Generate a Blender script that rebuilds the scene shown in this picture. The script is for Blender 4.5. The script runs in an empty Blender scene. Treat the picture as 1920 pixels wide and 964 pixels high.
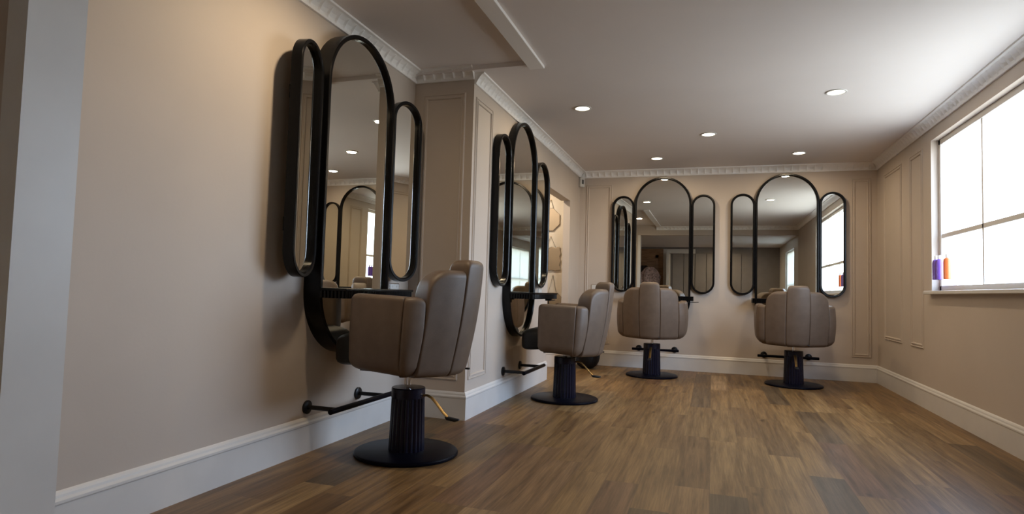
import bpy, bmesh, math, random
from mathutils import Vector, Matrix
PI = math.pi
random.seed(7)
S = bpy.context.scene
COL = S.collection

# ------------------------------------------------------------------ camera
YAW, PITCH, ROLL, FPX = -.3135, .0536, .0281, 1159.66
cam_d = bpy.data.cameras.new('camera'); cam = bpy.data.objects.new('camera', cam_d); COL.objects.link(cam)
cam_d.sensor_fit = 'HORIZONTAL'; cam_d.sensor_width = 36; cam_d.lens = 36*FPX/1920; cam_d.clip_start = .02
_cy, _sy, _cp, _sp = math.cos(YAW), math.sin(YAW), math.cos(PITCH), math.sin(PITCH)
_f = Vector((_sy*_cp, _cy*_cp, _sp)); _r = Vector((_cy, -_sy, 0)); _u = _r.cross(_f)
_r2 = _r*math.cos(ROLL)+_u*math.sin(ROLL); _u2 = -_r*math.sin(ROLL)+_u*math.cos(ROLL)
cam.matrix_world = Matrix(((_r2.x, _u2.x, -_f.x, 0), (_r2.y, _u2.y, -_f.y, 0), (_r2.z, _u2.z, -_f.z, 1.0), (0, 0, 0, 1)))
S.camera = cam

# ------------------------------------------------------------------ light and exposure
SKY_TOP, SKY_LOW, GROUND, SKY_STR = (.60, .80, 1.22), (.80, .91, 1.12), (.36, .36, .37), 15.0
DOWN_W, DOWN_COL = 10.0, (1.0, .78, .52)
S.view_settings.view_transform = 'Standard'; S.view_settings.look = 'None'
S.view_settings.exposure = 0.0; S.view_settings.gamma = 1; S.view_settings.use_curve_mapping = False
S.cycles.use_denoising = True
S.cycles.max_bounces = 14; S.cycles.diffuse_bounces = 6; S.cycles.glossy_bounces = 8
S.cycles.transparent_max_bounces = 12; S.cycles.sample_clamp_indirect = 6
S.cycles.caustics_reflective = False; S.cycles.caustics_refractive = False

W = bpy.data.worlds.new('daylight'); S.world = W; W.use_nodes = True
nt = W.node_tree; nt.nodes.clear()
o_ = nt.nodes.new('ShaderNodeOutputWorld'); b_ = nt.nodes.new('ShaderNodeBackground')
tc = nt.nodes.new('ShaderNodeTexCoord'); sx = nt.nodes.new('ShaderNodeSeparateXYZ'); rp = nt.nodes.new('ShaderNodeValToRGB')
mr = nt.nodes.new('ShaderNodeMapRange'); mr.inputs[1].default_value = -1; mr.inputs[2].default_value = 1
nt.links.new(tc.outputs['Generated'], sx.inputs[0]); nt.links.new(sx.outputs[2], mr.inputs[0]); nt.links.new(mr.outputs[0], rp.inputs[0])
e = rp.color_ramp.elements; e[0].position = .0; e[0].color = (*GROUND, 1); e[1].position = .52; e[1].color = (*SKY_LOW, 1)
g_ = rp.color_ramp.elements.new(.49); g_.color = (*GROUND, 1); g_ = rp.color_ramp.elements.new(.8); g_.color = (*SKY_TOP, 1)
nt.links.new(rp.outputs[0], b_.inputs[0]); b_.inputs[1].default_value = SKY_STR; nt.links.new(b_.outputs[0], o_.inputs[0])

# windows: (plane x, y0, y1, z0, z1) all in the right-hand wall
XR = 1.93
WINS = [(3.80, 6.62, 1.10, 2.50)]
LOBWIN = (-1.5, .40, .85, 2.25)
def portal(y0, y1, z0, z1):
    l = bpy.data.lights.new('window_daylight', 'AREA'); l.shape = 'RECTANGLE'; l.size = z1-z0; l.size_y = y1-y0
    l.cycles.is_portal = True
    o = bpy.data.objects.new('window_daylight', l); COL.objects.link(o)
    o.location = (XR+.16, (y0+y1)/2, (z0+z1)/2); o.rotation_euler = (0, PI/2, 0)
for w in WINS+[LOBWIN]: portal(*w)

# ------------------------------------------------------------------ materials
def srgb(r, g, b):
    f = lambda c: (c/255/12.92) if c/255 <= .04045 else ((c/255+.055)/1.055)**2.4
    return (f(r), f(g), f(b), 1)
def new_mat(n):
    m = bpy.data.materials.new(n); m.use_nodes = True; return m, m.node_tree, m.node_tree.nodes['Principled BSDF']
def N(t, k, **kw):
    n = t.nodes.new('ShaderNode'+k)
    for a, v in kw.items(): setattr(n, a, v)
    return n
def simple(n, col, rough=.5, metal=0, spec=.5, noise=0, nscale=20, bump=0, bscale=200, coat=0, stretch=(1, 1, 1)):
    m, t, p = new_mat(n)
    p.inputs['Base Color'].default_value = col; p.inputs['Roughness'].default_value = rough
    p.inputs['Metallic'].default_value = metal; p.inputs['Specular IOR Level'].default_value = spec
    p.inputs['Coat Weight'].default_value = coat; p.inputs['Coat Roughness'].default_value = .08
    c = N(t, 'TexCoord'); mp = N(t, 'Mapping'); mp.inputs['Scale'].default_value = stretch
    t.links.new(c.outputs['Object'], mp.inputs[0])
    if noise:
        nz = N(t, 'TexNoise'); nz.inputs['Scale'].default_value = nscale; nz.inputs['Detail'].default_value = 4
        t.links.new(mp.outputs[0], nz.inputs[0])
        r = N(t, 'ValToRGB'); r.color_ramp.elements[0].position = .3; r.color_ramp.elements[1].position = .7
        r.color_ramp.elements[0].color = tuple(x*(1-noise) for x in col[:3])+(1,)
        r.color_ramp.elements[1].color = tuple(min(1, x*(1+noise)) for x in col[:3])+(1,)
        t.links.new(nz.outputs[0], r.inputs[0]); t.links.new(r.outputs[0], p.inputs['Base Color'])
    if bump:
        nz = N(t, 'TexNoise'); nz.inputs['Scale'].default_value = bscale; nz.inputs['Detail'].default_value = 3
        t.links.new(mp.outputs[0], nz.inputs[0])
        b = N(t, 'Bump'); b.inputs['Strength'].default_value = bump; b.inputs['Distance'].default_value = .002
        t.links.new(nz.outputs[0], b.inputs['Height']); t.links.new(b.outputs[0], p.inputs['Normal'])
    return m
M = {}
M['wall'] = simple('wall_paint', (.54, .465, .395, 1), .6, noise=.04, nscale=1.5, bump=.15, bscale=60)
M['alcove'] = simple('alcove_paint', (.66, .58, .46, 1), .6, noise=.02, nscale=2)
M['ceiling'] = simple('ceiling_paint', (.80, .755, .73, 1), .8, noise=.03, nscale=.9, bump=.1, bscale=40)
M['cornice'] = simple('cornice_plaster', (.90, .88, .85, 1), .6, bump=.2, bscale=90)
M['white'] = simple('white_gloss_trim', (.68, .66, .63, 1), .4, noise=.03, nscale=6)
M['black'] = simple('black_lacquer_frame', (.0035, .0035, .004, 1), .22, spec=.22, noise=.2, nscale=30)
M['blackmetal'] = simple('black_powder_metal', (.006, .006, .007, 1), .35, spec=.3, bump=.08, bscale=400)
M['pedestal'] = simple('blue_black_gloss_lacquer', (.003, .003, .0065, 1), .34, spec=.05, coat=.0, noise=.15, nscale=12)
M['leather'] = simple('taupe_leather', (.132, .092, .064, 1), .46, spec=.45, noise=.10, nscale=14, bump=.35, bscale=420)
M['vinyl'] = simple('black_vinyl_seat', (.008, .0075, .0075, 1), .45, spec=.28, bump=.25, bscale=380)
M['chrome'] = simple('polished_chrome', (.75, .76, .78, 1), .12, metal=1)
M['brass'] = simple('brushed_brass', (.62, .38, .13, 1), .36, metal=1, noise=.15, nscale=40)
M['rubber'] = simple('black_rubber', (.010, .010, .011, 1), .6)
M['plastic'] = simple('white_plastic', (.62, .61, .58, 1), .35)
M['darkplastic'] = simple('dark_plastic', (.10, .10, .10, 1), .4)
M['thread'] = simple('dark_cord', (.10, .08, .06, 1), .7)
M['wood_panel'] = simple('light_brown_wood_panel', (.33, .19, .10, 1), .5, noise=.35, nscale=3, stretch=(1, 1, 8))
M['greypaint'] = simple('grey_painted_boards', (.22, .20, .19, 1), .55, noise=.06, nscale=5)
M['scarf'] = simple('pink_striped_scarf', (.62, .46, .42, 1), .9, noise=.55, nscale=22)
M['coat'] = simple('dark_coat_cloth', (.03, .022, .018, 1), .9, noise=.2, nscale=30)
M['purple'] = simple('purple_bottle_plastic', (.16, .08, .40, 1), .3)
M['orange'] = simple('orange_bottle_plastic', (.75, .18, .05, 1), .3)
def mirror_mat():
    m, t, p = new_mat('silvered_mirror_glass')
    p.inputs['Base Color'].default_value = (.80, .79, .735, 1); p.inputs['Metallic'].default_value = 1
    p.inputs['Roughness'].default_value = 0.0
    nz = N(t, 'TexNoise'); nz.inputs['Scale'].default_value = .8; r = N(t, 'ValToRGB')
    r.color_ramp.elements[0].color = (.84, .84, .77, 1); r.color_ramp.elements[1].color = (.87, .87, .81, 1)
    t.links.new(nz.outputs[0], r.inputs[0]); t.links.new(r.outputs[0], p.inputs['Base Color'])
    return m
M['mirror'] = mirror_mat()
M['tinted'] = simple('tinted_old_mirror_glass', (.56, .51, .42, 1), .03, metal=1)
def emis(n, col, s):
    m, t, p = new_mat(n); p.inputs['Base Color'].default_value = (.8, .8, .8, 1)
    p.inputs['Emission Color'].default_value = (*col, 1); p.inputs['Emission Strength'].default_value = s; return m
M['lens'] = emis('downlight_lens', (1, .90, .70), 5)
def pane_mat():
    m, t, p = new_mat('window_glass'); t.nodes.remove(p)
    out = t.nodes['Material Output']; mx = N(t, 'MixShader'); tr = N(t, 'BsdfTransparent'); gl = N(t, 'BsdfGlossy')
    gl.inputs['Roughness'].default_value = .02; mx.inputs[0].default_value = .06
    tr.inputs[0].default_value = (.94, .97, .96, 1)
    t.links.new(tr.outputs[0], mx.inputs[1]); t.links.new(gl.outputs[0], mx.inputs[2]); t.links.new(mx.outputs[0], out.inputs[0]); return m
M['pane'] = pane_mat()
def dimming_sheet_mat():  # translucent material of the added sheet that dims the lobby window
    m, t, p = new_mat('white_translucent_dimming_sheet'); out = t.nodes['Material Output']; p.inputs['Base Color'].default_value = (.8, .8, .78, 1)
    tl = N(t, 'BsdfTranslucent'); tl.inputs[0].default_value = (.75, .75, .72, 1); mx = N(t, 'MixShader'); mx.inputs[0].default_value = .55
    t.links.new(p.outputs[0], mx.inputs[1]); t.links.new(tl.outputs[0], mx.inputs[2]); t.links.new(mx.outputs[0], out.inputs[0]); return m
M['dimming_sheet'] = dimming_sheet_mat()
M['column'] = simple('blue_black_fluted_lacquer', (.006, .006, .016, 1), .27, spec=.32)
def floor_mat():
    m, t, p = new_mat('oak_plank_floor'); L = t.links.new
    c = N(t, 'TexCoord'); s = N(t, 'SeparateXYZ'); L(c.outputs['Object'], s.inputs[0])
    def mth(op, a, b=None, c3=None):
        n = N(t, 'Math', operation=op)
        for i, v in enumerate((a, b, c3)):
            if v is None: continue
            if isinstance(v, (int, float)): n.inputs[i].default_value = v
            else: L(v, n.inputs[i])
        return n.outputs[0]
    PW, PL = .178, 1.22
    xr = mth('DIVIDE', s.outputs[0], PW); row = mth('FLOOR', xr)
    wn = N(t, 'TexWhiteNoise', noise_dimensions='1D'); L(row, wn.inputs['W'])
    yr = mth('ADD', mth('DIVIDE', s.outputs[1], PL), mth('MULTIPLY', wn.outputs[0], 7.3)); seg = mth('FLOOR', yr)
    cmb = N(t, 'CombineXYZ'); L(row, cmb.inputs[0]); L(seg, cmb.inputs[1])
    w2 = N(t, 'TexWhiteNoise', noise_dimensions='2D'); L(cmb.outputs[0], w2.inputs['Vector'])
    base = N(t, 'ValToRGB'); cr = base.color_ramp; cr.interpolation = 'LINEAR'
    cr.elements[0].position = 0; cr.elements[0].color = (0.104, 0.070, 0.035, 1)
    cr.elements[1].position = 1; cr.elements[1].color = (0.276, 0.176, 0.085, 1)
    for q, k in ((.10, (0.152, 0.085, 0.032, 1)), (.28, (0.220, 0.126, 0.046, 1)), (.5, (0.188, 0.111, 0.041, 1)), (.66, (0.248, 0.146, 0.055, 1)), (.8, (0.160, 0.085, 0.041, 1)), (.9, (0.288, 0.182, 0.073, 1))):
        n = cr.elements.new(q); n.color = k
    L(w2.outputs[0], base.inputs[0])
    # long grain, offset per plank
    mp = N(t, 'CombineXYZ'); L(mth('MULTIPLY', s.outputs[0], 15.0), mp.inputs[0]); L(mth('MULTIPLY', s.outputs[1], .85), mp.inputs[1]); L(mth('MULTIPLY', w2.outputs[0], 37.0), mp.inputs[2])
    n1 = N(t, 'TexNoise'); n1.inputs['Scale'].default_value = 1.6; n1.inputs['Detail'].default_value = 7; n1.inputs['Roughness'].default_value = .62; n1.inputs['Distortion'].default_value = .35
    L(mp.outputs[0], n1.inputs[0])
    r1 = N(t, 'ValToRGB'); r1.color_ramp.elements[0].position = .30; r1.color_ramp.elements[0].color = (.30, .24, .17, 1)
    r1.color_ramp.elements[1].position = .58; r1.color_ramp.elements[1].color = (1.0, 1, 1, 1)
    k = r1.color_ramp.elements.new(.75); k.color = (1.28, 1.25, 1.2, 1)
    L(n1.outputs[0], r1.inputs[0])
    mx = N(t, 'Mix', data_type='RGBA', blend_type='MULTIPLY'); mx.inputs[0].default_value = .9
    L(base.outputs[0], mx.inputs[6]); L(r1.outputs[0], mx.inputs[7])
    mp2 = N(t, 'CombineXYZ'); L(mth('MULTIPLY', s.outputs[0], 90.0), mp2.inputs[0]); L(mth('MULTIPLY', s.outputs[1], 3.0), mp2.inputs[1]); L(mth('MULTIPLY', w2.outputs[0], 11.0), mp2.inputs[2])
    n2 = N(t, 'TexNoise'); n2.inputs['Scale'].default_value = 1.5; n2.inputs['Detail'].default_value = 4; L(mp2.outputs[0], n2.inputs[0])
    r2 = N(t, 'ValToRGB'); r2.color_ramp.elements[0].position = .3; r2.color_ramp.elements[0].color = (.72, .7, .68, 1); r2.color_ramp.elements[1].position = .7; r2.color_ramp.elements[1].color = (1.18, 1.18, 1.18, 1)
    L(n2.outputs[0], r2.inputs[0])
    mx2 = N(t, 'Mix', data_type='RGBA', blend_type='MULTIPLY'); mx2.inputs[0].default_value = .8; L(mx.outputs[2], mx2.inputs[6]); L(r2.outputs[0], mx2.inputs[7])
    fx = mth('FRACT', xr); fy = mth('FRACT', yr)
    ex = mth('MINIMUM', fx, mth('SUBTRACT', 1.0, fx)); ey = mth('MINIMUM', fy, mth('SUBTRACT', 1.0, fy))
    gap = mth('MAXIMUM', mth('LESS_THAN', ex, .010), mth('LESS_THAN', ey, .0016))
    mx3 = N(t, 'Mix', data_type='RGBA'); L(mth('MULTIPLY', gap, .35), mx3.inputs[0]); L(mx2.outputs[2], mx3.inputs[6]); mx3.inputs[7].default_value = (.06, .035, .018, 1)
    kn = N(t, 'CombineXYZ'); L(mth('MULTIPLY', s.outputs[0], 3.4), kn.inputs[0]); L(mth('MULTIPLY', s.outputs[1], 1.7), kn.inputs[1])
    vo = N(t, 'TexVoronoi'); vo.inputs['Scale'].default_value = 1.0; L(kn.outputs[0], vo.inputs['Vector'])
    kr = N(t, 'ValToRGB'); kr.color_ramp.elements[0].position = .018; kr.color_ramp.elements[0].color = (.22, .15, .10, 1); kr.color_ramp.elements[1].position = .075; kr.color_ramp.elements[1].color = (1, 1, 1, 1)
    L(vo.outputs['Distance'], kr.inputs[0])
    mx4 = N(t, 'Mix', data_type='RGBA', blend_type='MULTIPLY'); mx4.inputs[0].default_value = .85; L(mx3.outputs[2], mx4.inputs[6]); L(kr.outputs[0], mx4.inputs[7])
    L(mx4.outputs[2], p.inputs['Base Color'])
    p.inputs['Roughness'].default_value = .42; p.inputs['Specular IOR Level'].default_value = .4
    bp = N(t, 'Bump'); bp.inputs['Strength'].default_value = .12; bp.inputs['Distance'].default_value = .002; L(n2.outputs[0], bp.inputs['Height']); L(bp.outputs[0], p.inputs['Normal'])
    return m
M['floor'] = floor_mat()

# ------------------------------------------------------------------ helpers
def link(name, verts, faces, mat, parent=None, smooth=False, loc=None, angle=None):
    me = bpy.data.meshes.new(name); me.from_pydata([tuple(v) for v in verts], [], faces)
    bm = bmesh.new(); bm.from_mesh(me); bmesh.ops.recalc_face_normals(bm, faces=bm.faces); bm.to_mesh(me); bm.free()
    me.materials.append(mat)
    if smooth:
        me.polygons.foreach_set('use_smooth', [True]*len(me.polygons))
        if angle:
            me.set_sharp_from_angle(angle=angle)
    me.update()
    o = bpy.data.objects.new(name, me); COL.objects.link(o)
    if parent: o.parent = parent
    if loc: o.location = loc
    return o
class MB:
    def __init__(s): s.v = []; s.f = []
    def add(s, v, f):
        n = len(s.v); s.v += [tuple(q) for q in v]; s.f += [tuple(i+n for i in q) for q in f]; return s
    def box(s, x0, x1, y0, y1, z0, z1):
        v = [(x, y, z) for x in (x0, x1) for y in (y0, y1) for z in (z0, z1)]
        return s.add(v, [(0, 1, 3, 2), (4, 6, 7, 5), (0, 4, 5, 1), (2, 3, 7, 6), (0, 2, 6, 4), (1, 5, 7, 3)])
    def tube(s, pts, r, n=16, cap=True, sy=1.0):
        pts = [Vector(p) for p in pts]; V = []; rr = r if isinstance(r, (list, tuple)) else [r]*len(pts)
        up = None
        for i, p in enumerate(pts):
            d = (pts[min(i+1, len(pts)-1)]-pts[max(i-1, 0)]).normalized()
            if up is None: up = Vector((0, 0, 1)) if abs(d.z) < .9 else Vector((1, 0, 0))
            a = d.cross(up).normalized(); b = a.cross(d).normalized(); up = b
            for k in range(n):
                t = 2*PI*k/n; V.append(p+a*math.cos(t)*rr[i]+b*math.sin(t)*rr[i]*sy)
        F = [(i*n+k, i*n+(k+1) % n, (i+1)*n+(k+1) % n, (i+1)*n+k) for i in range(len(pts)-1) for k in range(n)]
        if cap: F += [tuple(range(n)), tuple((len(pts)-1)*n+k for k in range(n))]
        return s.add(V, F)
    def lathe(s, prof, n=48, c=(0, 0, 0)):
        V = [(c[0]+r*math.cos(2*PI*k/n), c[1]+r*math.sin(2*PI*k/n), c[2]+z) for r, z in prof for k in range(n)]
        F = [(i*n+k, i*n+(k+1) % n, (i+1)*n+(k+1) % n, (i+1)*n+k) for i in range(len(prof)-1) for k in range(n)]
        F += [tuple(range(n)), tuple((len(prof)-1)*n+k for k in range(n))]
        return s.add(V, F)
    def make(s, name, mat, parent=None, smooth=False, angle=None, bevel=0, loc=None):
        o = link(name, s.v, s.f, mat, parent, smooth, loc, angle)
        if bevel:
            b = o.modifiers.new('bevel', 'BEVEL'); b.width = bevel; b.segments = 2; b.limit_method = 'ANGLE'
        return o
def tag(o, label, cat, group=None):
    o['label'] = label; o['category'] = cat
    if group: o['group'] = group
    return o
def struct(o, label=None):
    o['kind'] = 'structure'
    if label: o['label'] = label
    return o
def thing(name, label, cat, loc=(0, 0, 0), rz=0, group=None):
    o = bpy.data.objects.new(name, None); COL.objects.link(o); o.empty_display_size = .1
    o.location = loc; o.rotation_euler = (0, 0, rz); return tag(o, label, cat, group)
def sbox(name, *b, mat='wall', label=None):
    return struct(MB().box(*b).make(name, M[mat]), label)
def sweep(poly, prof, closed=False, wave=None, sub=None):
    """poly: list of (x,y); the room lies to the right of the walking direction; prof: (offset into room, z)."""
    P = [Vector((x, y)) for x, y in poly]; n = len(P)
    def nrm(a, b): d = (b-a).normalized(); return Vector((d.y, -d.x))
    segn = [nrm(P[i], P[(i+1) % n]) for i in range(n if closed else n-1)]
    V = []; F = []; np_ = len(prof); rows = []
    mit = []
    for i in range(n):
        a = segn[i-1] if (closed or i > 0) else segn[0]; b = segn[i] if (closed or i < n-1) else segn[-1]
        m = (a+b); m = m/ (m.dot(b) if abs(m.dot(b)) > 1e-6 else 1); mit.append(m)
    for i in range(len(segn)):
        a, b = P[i], P[(i+1) % n]; L = (b-a).length
        k = 1 if not wave else max(2, int(round(L/wave[0]))*wave[1])
        st = []
        for j in range(k+1):
            t = j/k; base = a.lerp(b, t); m = mit[i].lerp(mit[(i+1) % n], t)
            off = wave[2](t*k/wave[1]) if wave else None
            row = []
            for q, (o, z) in enumerate(prof):
                oo = o+(wave[3][q]*off if wave else 0)
                v = base+ (segn[i]*oo if 0 < j < k and wave else m*oo)
                if wave and 0 < j < k:
                    # keep corners mitred: limit to the mitre line
                    d = (b-a).normalized(); s0 = (a+mit[i]*oo-a).dot(d); s1 = L+(mit[(i+1) % n]*oo).dot(d)
                    s = min(max(t*L, s0), s1); v = a+d*s+segn[i]*oo
                row.append(len(V)); V.append((v.x, v.y, z))
            st.append(row)
        for j in range(k):
            for q in range(np_-1): F.append((st[j][q], st[j][q+1], st[j+1][q+1], st[j+1][q]))
        if not closed and i == 0: F.append(tuple(st[0]))
        if not closed and i == len(segn)-1: F.append(tuple(st[-1]))
    return V, F

# ------------------------------------------------------------------ the room
XL, XP, YP, YB, YO0, YO1 = -2.30, -1.79, 4.44, 8.58, 6.87, 7.95
ZC, ZR, YH = 2.70, 2.735, 1.25
struct(MB().box(-4.3, 2.2, -3.2, 8.75, -.08, 0).make('floor', M['floor']), 'brown oak plank floor running the length of the salon')
sbox('wall_left', XL-.15, XL, YH-.1, YP+.05, 0, 2.80)
sbox('wall_pier', XL-.15, XP, YP, YO0, 0, 2.80, label='cream panelled pier between the two recesses')
sbox('wall_over_opening', XP-.12, XP, YO0, YO1, 2.20, 2.80)
sbox('wall_opening_stub', XP-.09, XP, YO1, YB+.1, 0, 2.80)
sbox('wall_back', XP-.09, XR+.2, YB, YB+.15, 0, 2.80, label='cream back wall with the third mirror set')
# right wall with its two windows
ys = [YH-.1]; rw = MB()
segs = sorted(WINS); prev = YH-.1
for (y0, y1, z0, z1) in segs:
    rw.box(XR, XR+.2, prev, y0, 0, 2.80); rw.box(XR, XR+.2, y0, y1, 0, z0); rw.box(XR, XR+.2, y0, y1, z1, 2.80); prev = y1
rw.box(XR, XR+.2, prev, YB+.15, 0, 2.80)
struct(rw.make('wall_right', M['wall']))
# lobby behind the camera
lb = MB(); y0, y1, z0, z1 = LOBWIN
lb.box(XR, XR+.2, -3.1, y0, 0, 2.6).box(XR, XR+.2, y0, y1, 0, z0).box(XR, XR+.2, y0, y1, z1, 2.6).box(XR, XR+.2, y1, YH-.1, 0, 2.6)
struct(lb.make('wall_lobby_right', M['white']))
sbox('wall_lobby_left', -2.9, -2.75, -3.1, YH-.1, 0, 2.6)
sbox('wall_front', -2.9, XR+.2, -3.15, -3.0, 0, 2.6, mat='greypaint')
part = MB().box(-2.9, -1.78, YH-.1, YH, 0, 2.80).box(-1.78, XR+.2, YH-.1, YH, 2.48, 2.80)
struct(part.make('wall_divider', M['wall']), 'cream downstand and stub wall dividing salon from lobby')
struct(MB().box(-1.80, -1.725, YH-.13, YH+.03, 0, 2.48).make('trim_opening_post', M['white']))
# ceilings
sbox('ceiling', XP-.6, XR+.2, 4.385, YB+.15, ZC, ZC+.12, mat='ceiling', label='off-white painted ceiling')
sbox('ceiling_centre', -1.34, XR+.2, YH, 4.385, ZC, ZC+.12, mat='ceiling')
sbox('ceiling_recess', XL-.15, -1.34, YH, 4.40, ZR, ZR+.10, mat='ceiling')
sbox('ceiling_lobby', -2.9, XR+.2, -3.15, YH-.1, 2.5, 2.6, mat='ceiling')
struct(MB().box(-1.335, -1.22, YH+.001, 4.43, ZC-.022, ZC+.001).make('trim_ceiling_batten', M['cornice'], bevel=.004), 'flat white batten on the ceiling')
# side room seen through the opening
sbox('wall_side_room_end', -4.2, XP-.09, 8.05, 8.17, 0, 2.7, mat='alcove', label='cream wall of the lit side room beyond the opening')
sbox('wall_side_room_left', -4.3, -4.2, 4.9, 8.17, 0, 2.7, mat='alcove')
sbox('wall_side_room_near', -4.2, XL-.15, 4.8, 4.9, 0, 2.7, mat='alcove')
sbox('ceiling_side_room', -4.3, XP-.12, 4.8, 8.17, 2.60, 2.7, mat='ceiling')

# cornice: fluted cove
CH = .085
def cprof(z): return [(0, z-CH-.006), (.016, z-CH-.006), (.018, z-CH+.008), (.020, z-CH+.012), (.026, z-CH+.028), (.040, z-CH+.050), (.058, z-.020), (.060, z-.016), (.078, z-.012), (.080, z-.003), (.080, z+.004), (0, z+.004)]
wv = [0, 0, 0, .5, 1, 1, .5, 0, 0, 0, 0, 0]
def flute(t):
    f = t % 1.0
    return -.017*max(0, math.sin(PI*f))**.7+.002 if .12 < f < .88 else .006
per = (.088, 8, flute, wv)
for nm, pl, z in (('trim_cornice_left', [(XL, YH), (XL, YP), (XP, YP)], ZR), ('trim_cornice_pier', [(XP, YP), (XP, YB), (XR, YB), (XR, YH), (-1.34, YH)], ZC)):
    if nm.endswith('left'):
        pts = pl
    v, f = sweep(pl, cprof(z), wave=per)
    struct(link(nm, v, f, M['cornice']), 'white plaster cornice with fluted cove')
# end blocks closing the mitre at the pier corner
v, f = sweep([(XP-.001, YP-.0805), (XP+.0805, YP-.0805), (XP+.0805, YP+.0005)], [(0, ZC-.012), (.001, ZC-.012), (.001, ZR+.003), (0, ZR+.003)])
# skirting
sk = [(0, 0), (.018, 0), (.018, .160), (.021, .166), (.021, .176), (.014, .186), (.012, .196), (.007, .204), (0, .210)]
for nm, pl in (('baseboard_left', [(XL, YH), (XL, YP), (XP, YP), (XP, YO0)]), ('baseboard_back', [(XP, YO1), (XP, YB), (XR, YB), (XR, YH)]), ('baseboard_side_room', [(-4.2, 8.05), (XP-.09, 8.05)])):
    v, f = sweep(pl, sk); struct(link(nm, v, f, M['white'] if 'side' not in nm else M['cornice']))
# panel mouldings: closed rectangles on a wall
tn = [0]
def panel(plane, a0, a1, z0, z1, mat='wall'):
    """plane: ('x', value, sign of room side) or ('y', value, sign)"""
    pr = [(0, 0), (.004, .009), (.010, .011), (.014, .004), (.026, .004), (.031, .012), (.040, .010), (.044, 0)]
    V = []; F = []; cor = [(a0, z0, 1, 1), (a1, z0, -1, 1), (a1, z1, -1, -1), (a0, z1, 1, -1)]; n = len(pr)
    for (a, z, sa, sz) in cor:
        for (w, h) in pr:
            aa, zz = a+sa*w, z+sz*w
            V.append((plane[1]+plane[2]*h, aa, zz) if plane[0] == 'x' else (aa, plane[1]+plane[2]*h, zz))
    for i in range(4):
        j = (i+1) % 4
        for k in range(n-1): F.append((i*n+k, i*n+k+1, j*n+k+1, j*n+k))
    tn[0] += 1
    struct(link('trim_%d' % tn[0], V, F, M[mat]), 'raised rectangular panel moulding in the wall colour')
panel(('y', YP, -1), -2.225, -1.855, .295, 2.545)
panel(('x', XP, 1), 4.485, 4.875, .295, 2.52)
panel(('y', YB, -1), -1.70, -1.335, .295, 2.51)
for a, b in ((.115, .165),): pass
panel(('x', XR, 1*-1), 6.85, 7.25, .55, 2.48)
panel(('x', XR, -1), 7.55, 8.25, .55, 2.48)
panel(('y', YB, -1), 1.64, 1.86, .295, 2.51)
# windows
for i, (y0, y1, z0, z1) in enumerate(WINS+[LOBWIN]):
    w = bpy.data.objects.new('window_%d' % (i+1), None); COL.objects.link(w); w.location = (XR, (y0+y1)/2, z0); struct(w)
    h = (y1-y0)/2; H = z1-z0; f = MB()
    for a, b, c, d in ((-h, h, 0, .05), (-h, h, H-.05, H), (-h, -h+.05, 0, H), (h-.05, h, 0, H)): f.box(.06, .12, a, b, c, d)
    f.box(.07, .11, -h, h, H*.36-.02, H*.36+.02)
    for q in ([-h/3, h/3] if i < 1 else [0]): f.box(.07, .11, q-.015, q+.015, 0, H)
    f.make('window_frame', M['white'], w, bevel=.004)
    MB().box(.085, .092, -h+.03, h-.03, .03, H-.03).make('window_pane', M['pane'], w)
    if i == 1: MB().box(.045, .047, -h+.01, h-.01, .01, H-.01).make('added_dimming_sheet', M['dimming_sheet'], w)  # added sheet that dims and diffuses daylight from the lobby window
    MB().box(-.06, .06, -h-.04, h+.04, -.03, 0).make('window_sill', M['white'], w, bevel=.005)
# lobby fittings seen in the back mirror
dp = MB().box(-2.72, -1.47, -3.0, -2.97, 0, 2.44)
o = struct(dp.make('door_1', M['wood_panel']), 'light brown wooden door at the far end of the lobby')
fm = MB()
for a, b, c, d in ((-2.55, -2.45, .2, 2.25), (-1.72, -1.62, .2, 2.25), (-2.55, -1.62, 2.15, 2.25), (-2.55, -1.62, 1.0, 1.12)): fm.box(a, b, -2.97, -2.955, c, d)
fm.make('door_moulding', M['wood_panel'], o, bevel=.004)
struct(MB().box(-1.47, -1.35, -3.0, -2.94, 0, 2.44).box(-1.35, -.5, -3.0, -2.95, 2.30, 2.44).make('trim_door_frame', M['white'], bevel=.004))
dl = MB().box(-1.33, -1.25, -2.99, -2.3, 0, 2.28)
o = struct(dl.make('door_2', M['white']), 'white panelled door standing open in the lobby')
gb = MB()
for k in range(6): gb.box(-1.18+k*.34, -1.18+k*.34+.325, -3.0, -2.96, 0, 2.30)
struct(gb.make('wall_front_boards', M['greypaint'], bevel=.006))

# ------------------------------------------------------------------ downlights
def downlight(x, y, z, label, w=None, col=None):
    t = thing('ceiling_downlight', label, 'ceiling light', (x, y, z), 0, 'round recessed downlights')
    MB().lathe([(.066, .0), (.080, 0), (.082, -.003), (.078, -.007), (.068, -.008), (.064, -.003)], 40).make('trim_ring', M['plastic'], t, True, .6)
    MB().lathe([(.002, -.004), (.064, -.004), (.064, -.001), (.002, -.001)], 40).make('lens', M['lens'], t)
    l = bpy.data.lights.new('downlight_lamp', 'AREA'); l.shape = 'DISK'; l.size = .11; l.energy = w or DOWN_W; l.color = col or DOWN_COL; l.spread = 3.05
    o = bpy.data.objects.new('downlight_lamp', l); COL.objects.link(o); o.parent = t; o.location = (0, 0, -.012)
downlight(-1.155, 5.555, ZC, 'glowing round downlight in the ceiling in front of the middle mirror set')
downlight(-.672, 7.84, ZC, 'glowing round downlight nearest the back wall, above the third chair')
downlight(-.05, 6.75, ZC, 'glowing round downlight in mid ceiling, seen in the nearest mirror')
downlight(.955, 7.84, ZC, 'glowing round downlight above the fourth chair by the back wall')
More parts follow.
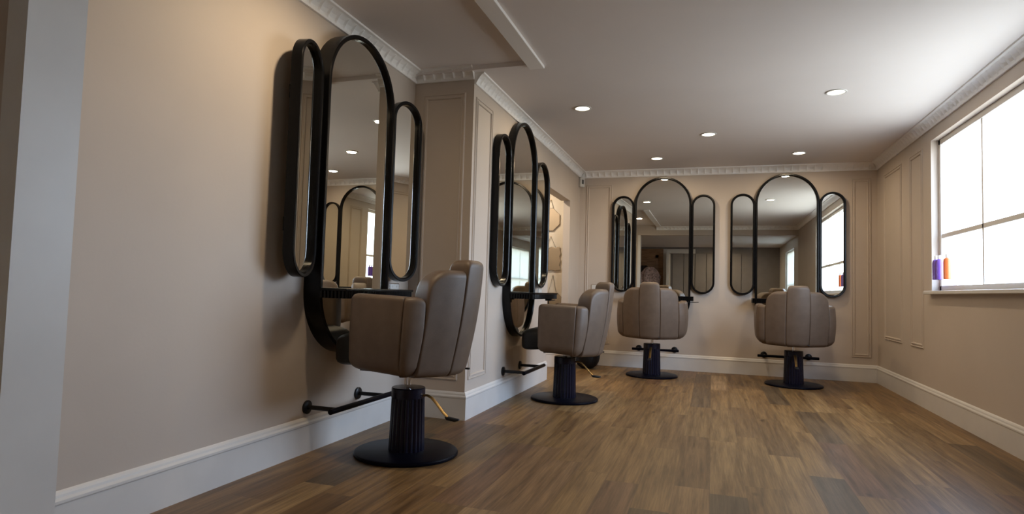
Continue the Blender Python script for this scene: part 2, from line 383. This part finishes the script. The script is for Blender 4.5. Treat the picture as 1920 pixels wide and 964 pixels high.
downlight(-1.60, 2.75, ZR, 'glowing round downlight over the recess, nearest the lobby', 14)
downlight(.955, 5.56, ZC, 'glowing round downlight beside the far window')
downlight(-2.45, 7.40, 2.60, 'round downlight in the side room ceiling near the opening', 20, (1, .86, .70))
downlight(.3, -1.9, 2.50, 'added downlight, out of sight, brightening the lobby', 20)  # added fill lamp for the lobby, placed where no mirror shows it

# ------------------------------------------------------------------ mirrors
def stadium(w, h, n=24):
    r = w/2; P = []
    for k in range(n+1): t = PI*k/n; P.append((r*math.cos(t), h/2-r+r*math.sin(t), math.cos(t), math.sin(t)))
    for k in range(n+1): t = PI+PI*k/n; P.append((r*math.cos(t), -h/2+r+r*math.sin(t), math.cos(t), math.sin(t)))
    return P
def wall_mirror(name, label, loc, rz, w, z0, z1, d=.06, ring=.030, rec=.030, group=None, off=0):
    t = thing(name, label, 'mirror', (loc[0], loc[1], (z0+z1)/2), rz, group)
    h = z1-z0; P = stadium(w, h); n = len(P)
    pr = [(0, 0), (0, d-.004), (.003, d), (ring-.008, d), (ring-.004, d-.003), (ring, d-.008), (ring, .006), (ring, 0)]
    V = []; F = []; m = len(pr)
    for (x, z, nx, nz) in P:
        for (i_, dd) in pr: V.append((x-nx*i_, -dd, z-nz*i_))
    for i in range(n):
        j = (i+1) % n
        for k in range(m): F.append((i*m+k, i*m+(k+1) % m, j*m+(k+1) % m, j*m+k))
    link('frame', V, F, M['black'], t, True, None, .5)
    # thin bright bead of bevelled glass edge
    g = ring-.003; gd = d-rec
    A = [(x-nx*g, -gd, z-nz*g) for x, z, nx, nz in P]; B = [(x-nx*g, -gd+.006, z-nz*g) for x, z, nx, nz in P]
    F = [tuple(range(n)), tuple(range(n, 2*n))]+[(i, (i+1) % n, n+(i+1) % n, n+i) for i in range(n)]
    link('mirror_glass', A+B, F, M['mirror'], t)
    if off:
        for q in (-h*.28, h*.28): MB().box(-.03, .03, -.002, off-.012, q-.04, q+.04).make('wall_bracket', M['blackmetal'], t, bevel=.003)
    return t
R90 = PI/2
GM = 'tall black-framed pill-shaped wall mirrors'; GN = 'narrow black-framed pill-shaped side mirrors'
wall_mirror('tall_mirror', 'tall black-framed arched mirror in the near left recess, above the nearest chair', (XL, 3.51), R90, .80, .57, 2.63, .118, .028, .027, GM)
wall_mirror('side_mirror', 'narrow black-framed mirror between the nearest tall mirror and the pier', (XL+.078, 4.105), R90-math.radians(13), .315, 1.04, 2.385, .06, .027, .03, GN, .078)
wall_mirror('side_mirror', 'narrow black-framed mirror left of the nearest tall mirror, by the lobby', (XL+.078, 2.915), R90+math.radians(13), .315, 1.04, 2.385, .06, .027, .03, GN, .078)
wall_mirror('tall_mirror', 'tall black-framed pill mirror on the pier, middle of its set of three', (XP, 5.675), R90, .82, .56, 2.615, .075, .028, .030, GM)
wall_mirror('side_mirror', 'narrow black-framed mirror on the pier, left of the tall one beside the panel', (XP, 5.079), R90, .358, 1.03, 2.365, .065, .028, .030, GN)
wall_mirror('side_mirror', 'narrow black-framed mirror on the pier, right of the tall one by the opening', (XP+.01, 6.327), R90-math.radians(2), .478, 1.03, 2.37, .065, .028, .030, GN)
wall_mirror('tall_mirror', 'tall black-framed pill mirror on the back wall behind the third chair', (-.645, YB), 0, .75, .56, 2.59, .06, .028, .03, GM)
wall_mirror('side_mirror', 'narrow black-framed mirror on the back wall, left one, nearest the alarm corner', (-1.172, YB-.008), -math.radians(1.6), .300, 1.02, 2.34, .06, .026, .03, GN)
wall_mirror('side_mirror', 'narrow black-framed mirror right of the tall one behind the third chair', (-.118, YB), 0, .300, 1.02, 2.34, .06, .026, .03, GN)
wall_mirror('tall_mirror', 'tall black-framed pill mirror on the back wall behind the fourth chair', (.90, YB), 0, .75, .56, 2.59, .06, .028, .03, GM)
wall_mirror('side_mirror', 'narrow black-framed mirror left of the tall one behind the fourth chair', (.373, YB), 0, .300, 1.02, 2.34, .06, .026, .03, GN)
wall_mirror('side_mirror', 'narrow black-framed mirror on the back wall, nearest the window wall', (1.427, YB), 0, .300, 1.02, 2.34, .06, .026, .03, GN)

# ------------------------------------------------------------------ shelf and foot rail of a styling station (local: wall at y=0, room towards -y)
def shelf(loc, rz, label, w=.84, yb=.062):
    t = thing('styling_shelf', label, 'shelf', (loc[0], loc[1], .925), rz, 'black styling shelves under the mirrors')
    h = w/2
    MB().box(-h, h, -.31, -yb, .043, .058).make('shelf_top', M['black'], t, bevel=.003)
    V = []; n = 64; pts = []
    per_ = [(-h+.012, -yb-.007), (-h+.012, -.298), (h-.012, -.298), (h-.012, -yb-.007)]
    e = MB(); tot = []
    for (a, b) in zip(per_[:-1], per_[1:]):
        L = math.dist(a, b); k = int(L/.022)
        for j in range(k):
            c0 = (a[0]+(b[0]-a[0])*(j+.5)/k, a[1]+(b[1]-a[1])*(j+.5)/k)
            e.lathe([(.0098, 0), (.0098, .043)], 10, (c0[0], c0[1], 0))
    e.box(-h+.014, h-.014, -.296, -yb-.001, .002, .043)
    e.make('fluted_edge', M['black'], t, True, .6)
    hd = MB().lathe([(.030, 0), (.034, -.004), (.034, -.018), (.024, -.022)], 24, (h-.09, -.24, 0)).tube([(h-.09, -.24, -.015), (h+.02, -.262, -.015), (h+.065, -.268, -.012)], .005, 8).tube([(h-.09, -.24, -.02), (h-.09, -.24, -.05)], .006, 8)
    hd.make('dryer_holder', M['blackmetal'], t, True, .6)
    return t
def footrail(loc, rz, label, w=.52, z=.268, out=.225, ov=.09):
    t = thing('foot_rail', label, 'footrest', (loc[0], loc[1], z), rz, 'black wall-mounted foot rails')
    for s in (-1, 1):
        x = s*w/2
        a = MB().tube([(x, 0, 0), (x, -.012, 0), (x, -.016, 0)], [.040, .040, .034], 28); a.make('wall_flange', M['blackmetal'], t, True, .6)
        a = MB().tube([(x, -.01, 0), (x, -out, 0)], .0135, 16); a.make('bracket_arm', M['blackmetal'], t, True, .6)
    a = MB().tube([(-w/2-ov, -out, .004), (-w/2-ov+.003, -out, .004), (w/2+ov-.003, -out, .004), (w/2+ov, -out, .004)], [.013, .0165, .0165, .013], 18); a.make('foot_bar', M['pedestal'], t, True, .6)
    return t
shelf((XL-.0, 3.50), R90, 'black fluted-edge shelf crossing the nearest tall mirror', yb=.120)
shelf((XP, 5.67), R90, 'black fluted-edge shelf crossing the tall mirror on the pier', yb=.077)
shelf((-.645, YB), 0, 'black fluted-edge shelf on the back wall behind the third chair')
shelf((.90, YB), 0, 'black fluted-edge shelf on the back wall behind the fourth chair')
footrail((XL, 3.47), R90, 'black foot rail on the recess wall beside the nearest chair base', w=.56)
footrail((XP, 5.60), R90, 'black foot rail low on the pier below the middle mirrors')
footrail((-.70, YB), 0, 'black foot rail on the back wall behind the third chair column', w=.47, ov=.065)
footrail((.90, YB), 0, 'black foot rail on the back wall behind the fourth chair')

# ------------------------------------------------------------------ salon chair (local: front +y)
def crom(P, t):
    n = len(P)-1; i = min(int(t*n), n-1); u = t*n-i
    p0 = Vector(P[max(i-1, 0)]); p1 = Vector(P[i]); p2 = Vector(P[i+1]); p3 = Vector(P[min(i+2, n)])
    return .5*((2*p1)+(p2-p0)*u+(2*p0-5*p1+4*p2-p3)*u*u+(3*p1-p0-3*p2+p3)*u*u*u)
def pad(path, ztop, zbot, rec, T=.10, r0=.012, r1=.012, rt=.035, rb=.035, bulge=.006, n=22, seamcut=.7):
    """loft a padded channel along path (2D outer line at z=.45). ztop/zbot/rec: functions of t. r0/r1: end radii."""
    cen = Vector((0, .05)); V = []; F = []; K = 0
    ts = []
    # sample density near the ends
    for i in range(n+1):
        s = i/n; ts.append(.5-.5*math.cos(PI*s))
    L = sum((crom(path, (i+1)/40)-crom(path, i/40)).length for i in range(40))
    for t in ts:
        p = crom(path, t); d = (crom(path, min(1, t+.01))-crom(path, max(0, t-.01))).normalized(); nn = Vector((d.y, -d.x))
        if nn.dot(p-cen) < 0: nn = -nn
        e0, e1 = t*L, (1-t)*L; ins = 0
        if e0 < r0: ins = max(ins, r0-math.sqrt(max(0, r0*r0-(r0-e0)**2)))
        if e1 < r1: ins = max(ins, r1-math.sqrt(max(0, r1*r1-(r1-e1)**2)))
        ins = min(ins, T*.47)
        zt, zb = ztop(t)-ins, zbot(t)+ins; a, b = ins, T-ins
        ring = []
        def arc(cx, cz, r, q0, q1, m=6):
            for k in range(m+1):
                q = q0+(q1-q0)*k/m; ring.append((cx+r*math.cos(q), cz+r*math.sin(q)))
        w = b-a; rto = min(rt, w*.48); rbo = min(rb, (zt-zb)*.45, w*.9); ri = min(.03, w*.45)
        # outer side is t-offset a (small), inner is b
        arc(a+rto, zt-rto, rto, PI, PI/2); arc(b-ri, zt-ri, ri, PI/2, 0)
        for k in range(1, 4): ring.append((b, zt-ri+(zb+.02-zt+ri)*k/4))
        arc(b-.01, zb+.01, .01, 0, -PI/2, 3); arc(a+rbo, zb+rbo, rbo, -PI/2, -PI)
        zl, zh = zb+rbo, zt-rto
        for k in range(1, 8):
            s = k/8; ring.append((a-bulge*math.sin(PI*s)*(1 if ins < .01 else .5), zl+(zh-zl)*s))
        m = len(ring)
        for (o, z) in ring:
            y = p.y-nn.y*o; x = p.x-nn.x*o
            V.append((x, y-rec(t)*(z-.45), z))
        K += 1
    F = [(i*m+k, i*m+(k+1) % m, (i+1)*m+(k+1) % m, (i+1)*m+k) for i in range(K-1) for k in range(m)]
    F += [tuple(range(m)), tuple((K-1)*m+k for k in range(m))]
    return V, F
ARM = [(.402, .190), (.412, .09), (.413, 0), (.410, -.085), (.404, -.138)]
OUT = [(.404, -.138), (.388, -.172), (.358, -.194), (.324, -.210)]
SEC = [(.324, -.210), (.262, -.250), (.190, -.294), (.119, -.325)]
CTR = [(.119, -.325), (.060, -.342), (0, -.349), (-.060, -.342), (-.119, -.325)]
mir = lambda P: [(-x, y) for x, y in P]
RK = .155
def rnd(t, e, r, L):      # drop near an end: quarter circle of radius r at t=e
    dist = (t if e == 0 else 1-t)*L
    return 0 if dist > r else r-math.sqrt(max(0, r*r-(r-dist)**2))
def make_chair(lab, loc, rz, lift):
    t = thing('salon_chair', lab, 'chair', loc, rz, 'taupe styling chairs with black round bases')
    # fixed base
    MB().lathe([(.01, 0), (.306, 0), (.311, .005), (.311, .014), (.306, .021), (.295, .025), (.01, .026)], 72).make('base_disc', M['pedestal'], t, True, .5)
    V = []; prof = [(.026, .113), (.040, .111), (.335, .1005)]; n = 22*8; F = []
    for (z, r) in ((.024, .108), (.045, .1075), (.18, .104), (.338, .0995)):
        for k in range(n):
            a = 2*PI*k/n; rr = r-.0075*(1-abs(math.sin(11*a)))**1.0
            V.append((rr*math.cos(a), rr*math.sin(a), z))
    for i in range(3): F += [(i*n+k, i*n+(k+1) % n, (i+1)*n+(k+1) % n, (i+1)*n+k) for k in range(n)]
    F += [tuple(range(n)), tuple(3*n+k for k in range(n))]
    col = link('column', V, F, M['column'], t, True, None, .9)
    MB().lathe([(.09, .335), (.1015, .337), (.1015, .392), (.098, .397), (.02, .400)], 56).make('collar', M['column'], col, True, .6)
    lev = MB(); P = [(0, -.092, .352), (0, -.125, .356), (0, -.155, .344), (0, -.19, .312), (0, -.235, .262), (0, -.262, .238)]
    lv = MB().tube(P, [.013]*6, 12, sy=.55).make('pump_lever', M['brass'], t, True, .6)
    MB().tube([(0, -.250, .240), (0, -.262, .232), (0, -.31, .226), (0, -.335, .229)], [.012, .021, .020, .010], 14, sy=.55).make('pedal_pad', M['rubber'], lv, True, .8)
    up = []
    up.append(MB().tube([(0, 0, .34), (0, 0, .45)], .0165, 20).make('piston_rod', M['chrome'], t, True, .6))
    # base plate under the seat
    poly = [(-.33, .14), (.33, .14), (.335, -.06), (.28, -.13), (.16, -.21), (0, -.25), (-.16, -.21), (-.28, -.13), (-.335, -.06)]
    n = len(poly); V = [(x, y, .452) for x, y in poly]+[(x, y, .478) for x, y in poly]
    up.append(link('seat_pan', V, [tuple(range(n)), tuple(range(n, 2*n))]+[(i, (i+1) % n, n+(i+1) % n, n+i) for i in range(n)], M['vinyl'], t))
    # seat cushion: rounded slab, domed front
    V = []; F = []; nu, nv = 40, 14
    for j in range(nv+1):
        ph = -PI/2+PI*j/nv; cz = math.copysign(abs(math.sin(ph))**.42, math.sin(ph)); cr = abs(math.cos(ph))**.32
        for i in range(nu):
            a = 2*PI*i/nu; sx_ = math.copysign(abs(math.cos(a))**.30, math.cos(a)); sy_ = math.copysign(abs(math.sin(a))**.30, math.sin(a))
            y = .085+sy_*cr*.290; x = sx_*cr*.292
            V.append((x, y, (.570)+cz*.100-max(0, y-.15)*.10))
    for j in range(nv): F += [(j*nu+i, j*nu+(i+1) % nu, (j+1)*nu+(i+1) % nu, (j+1)*nu+i) for i in range(nu)]
    up.append(link('seat_cushion', V, F, M['vinyl'], t, True))
    rb_arm = lambda q: .465
    for s in (1, -1):
        f = (lambda P: P) if s > 0 else mir
        v, fc = pad(f(ARM), lambda q: .888-.012*q, lambda q: .462-.030*q, lambda q: .05*q, T=.095, r0=.045, r1=.014, rt=.030, rb=.085, bulge=.010)
        up.append(link('armrest', v, fc, M['leather'], t, True))
        v, fc = pad(f(OUT), lambda q: .875-rnd(q, 1, .045, .11)*.7, lambda q: .432-.008*q, lambda q: .05+(.08)*q, T=.10, r0=.014, r1=.014, rt=.035, rb=.090, bulge=.012)
        up.append(link('backrest_side_channel', v, fc, M['leather'], t, True))
        v, fc = pad(f(SEC), lambda q: 1.031-rnd(q, 0, .13, .235)*1.0, lambda q: .425-.006*q, lambda q: .13+(RK-.13)*q, T=.150, r0=.016, r1=.014, rt=.045, rb=.05, bulge=.012)
        up.append(link('backrest_channel', v, fc, M['leather'], t, True))
    v, fc = pad(CTR, lambda q: 1.096-rnd(q, 0, .045, .25)-rnd(q, 1, .045, .25), lambda q: .418, lambda q: RK, T=.15, r0=.014, r1=.014, rt=.045, rb=.05, bulge=.014)
    up.append(link('headrest_channel', v, fc, M['leather'], t, True))
    up.append(MB().box(.10, .12, -.350, -.30, .440, .450).make('recline_tab', M['rubber'], t, bevel=.003))
    for o in up: o.location.z = lift
    return t
def copy_chair(src, lab, loc, rz, lift, old):
    c = src.copy(); COL.objects.link(c); c.location = loc; c.rotation_euler = (0, 0, rz); c['label'] = lab
    for ch in src.children:
        k = ch.copy(); COL.objects.link(k); k.parent = c
        if ch.location.z > 0 or ch.name.split('.')[0] in UPN: k.location.z = lift
        for g in ch.children:
            h = g.copy(); COL.objects.link(h); h.parent = k
    return c
UPN = {'piston_rod', 'seat_pan', 'seat_cushion', 'armrest', 'backrest_side_channel', 'backrest_channel', 'headrest_channel', 'recline_tab'}
C1 = make_chair('taupe salon chair nearest the camera, facing the recess mirror, on the largest-looking round base', (-1.744, 3.419, 0), PI/2, .072)
copy_chair(C1, 'taupe salon chair in the middle, side on, facing the mirrors on the pier', (-1.296, 5.691, 0), PI/2+math.radians(3), .001, 0)
copy_chair(C1, 'taupe salon chair seen squarely from behind, facing the back wall mirror', (-.693, 7.804, 0), 0, .045, 0)
copy_chair(C1, 'taupe salon chair at the fourth mirror, nearest the window wall', (.90, 7.80, 0), 0, .040, 0)

# ------------------------------------------------------------------ small things
# alarm sensor in the corner
t = thing('alarm_sensor', 'small white alarm sensor high in the corner under the cornice', 'alarm sensor', (XP+.012, 8.50, 2.54), -.55)
MB().box(0, .050, -.045, .045, -.068, .068).make('sensor_body', M['plastic'], t, bevel=.010)
MB().box(.048, .0535, -.020, .020, -.028, .034).make('sensor_lens', M['darkplastic'], t, bevel=.003)
def socket(loc, rz, label):
    t = thing('wall_socket', label, 'socket', loc, rz, 'double wall sockets')
    MB().box(-.073, .073, -.008, 0, -.043, .043).make('socket_plate', M['chrome'], t, bevel=.002)
    MB().box(-.066, .066, -.0105, -.007, -.036, .036).make('socket_face', M['plastic'], t, bevel=.002)
    for s in (-1, 1): MB().box(s*.032-.006, s*.032+.006, -.013, -.010, .010, .026).make('rocker_switch', M['plastic'], t, bevel=.001)
socket((XL, 4.20, .985), R90, 'white socket with chrome edge under the narrow mirror beside the pier')
socket((XP, 6.52, .985), R90, 'white socket under the narrow mirror at the opening edge of the pier')
socket((-1.53, YB, 1.07), 0, 'white socket with chrome edge on the back wall left of its mirrors')
# black rounded tub standing in the far corner
t = thing('waste_bin', 'low black round-bottomed bin on the floor behind the middle chair', 'bin', (-1.56, 8.15, 0))
MB().lathe([(.02, 0), (.06, .003), (.095, .016), (.128, .045), (.153, .088), (.167, .140), (.171, .20), (.171, .26), (.163, .26), (.158, .14), (.02, .03)], 40).make('bin_body', M['vinyl'], t, True, .8)
MB().lathe([(.166, .252), (.171, .254), (.171, .264), (.160, .264)], 40).make('bin_rim', M['blackmetal'], t, True, .8)
# frameless mirrors hanging on cords in the side room
def hung(kind, label, cx, cz, pts, apex, tops):
    t = thing(kind, label, 'mirror', (cx, 8.05, cz), 0, 'small frameless mirrors hanging in the side room')
    n = len(pts); V = [(x, -.016, z) for x, z in pts]+[(x, -.010, z) for x, z in pts]+[(x*.965, -.0168, z*.965) for x, z in pts]
    F = [tuple(range(n, 2*n)), tuple(range(2*n, 3*n))]+[(i, (i+1) % n, n+(i+1) % n, n+i) for i in range(n)]+[(i, (i+1) % n, 2*n+(i+1) % n, 2*n+i) for i in range(n)]
    link('mirror_glass', V, F, M['tinted'], t)
    c = MB()
    for q in tops: c.tube([(apex[0], -.006, apex[1]), (q[0], -.012, q[1])], .0022, 6)
    c.make('hanging_cord', M['thread'], t)
    MB().tube([(apex[0], 0, apex[1]), (apex[0], -.012, apex[1])], .005, 8).make('hook', M['brass'], t)
hung('octagonal_mirror', 'frameless eight-sided mirror on a cord, topmost of three in the side room', -2.10, 1.965, [(.165*math.cos(PI/8+PI/4*k), .165*math.sin(PI/8+PI/4*k)) for k in range(8)], (.025, .265), [(-.06, .15), (.063, .15)])
sq = []
hw, hh = .135, .155
for (a, b) in (((-hw, -hh), (hw, -hh)), ((hw, -hh), (hw, hh)), ((hw, hh), (-hw, hh)), ((-hw, hh), (-hw, -hh))):
    nx, nz = (b[1]-a[1]), -(b[0]-a[0]); l = math.hypot(nx, nz); nx /= l; nz /= l
    for k in range(24):
        u = k/24; q = .007*math.sin(u*2*PI*3); sq.append((a[0]+(b[0]-a[0])*u+nx*q, a[1]+(b[1]-a[1])*u+nz*q))
hung('scalloped_mirror', 'frameless wavy-edged rectangular mirror on a cord, middle of three in the side room', -2.065, 1.435, sq, (.0, .30), [(-.07, .15), (.07, .15)])
hung('shaped_mirror', 'frameless shaped mirror on a cord, lowest of three in the side room', -2.03, .86, [(-.14, .06), (-.075, .125), (.075, .125), (.14, .06), (.12, -.10), (0, -.16), (-.12, -.10)], (.006, .355), [(-.05, .12), (.055, .12)])
# bottles on the far window sill (seen in the mirrors)
def bottle(x, y, z, mat, label):
    t = thing('bottle', label, 'bottle', (x, y, z), 0, 'coloured bottles on the window sill')
    MB().lathe([(.02, 0), (.030, .002), (.031, .15), (.026, .175), (.012, .185)], 20).make('bottle_body', M[mat], t, True, .6)
    MB().lathe([(.013, .184), (.013, .215), (.011, .218)], 16).make('bottle_cap', M['white'], t, True, .6)
bottle(XR-.0, 6.50, 1.20, 'purple', 'purple bottle on the sill of the far window, closest to the back wall')
bottle(XR-.0, 6.42, 1.20, 'purple', 'purple bottle second from the back wall end of the window sill')
bottle(XR-.0, 6.22, 1.20, 'orange', 'orange bottle standing alone on the far window sill')
# coat and scarf on the lobby door
t = thing('coat', 'dark coat with a pinkish striped scarf hanging on the wooden lobby door', 'coat', (-2.0, -2.94, 1.9))
def cloth(w, h, d, seed, x0=0, z0=0, y0=0, fold=.16):
    V = []; F = []; n, m = 40, 20
    for j in range(m+1):
        v = j/m; ww = w*(.35+.65*math.sin(min(1, v*1.6)*PI/2))
        for i in range(n):
            a = 2*PI*i/n; k = 1+fold*math.sin(5*a+seed+v*3)+fold*.6*math.sin(9*a-seed*2+v*5)
            V.append((x0+ww/2*math.cos(a)*k, y0+.03+d/2+d/2*math.sin(a)*k*min(1, .3+v), z0-h*v+.02*math.sin(3*a+seed)*v))
    for j in range(m): F += [(j*n+i, j*n+(i+1) % n, (j+1)*n+(i+1) % n, (j+1)*n+i) for i in range(n)]
    F += [tuple(range(n)), tuple(m*n+i for i in range(n))]
    return V, F
v, f = cloth(.66, 1.1, .18, 1.0, -.08); link('coat_body', v, f, M['coat'], t, True)
v, f = cloth(.52, .62, .20, 2.3, .14, -.05, .10, .30); link('scarf', v, f, M['scarf'], t, True)
MB().tube([(0, -.03, 0), (0, .08, .0), (0, .10, .03)], .008, 10).make('coat_hook', M['brass'], t, True)
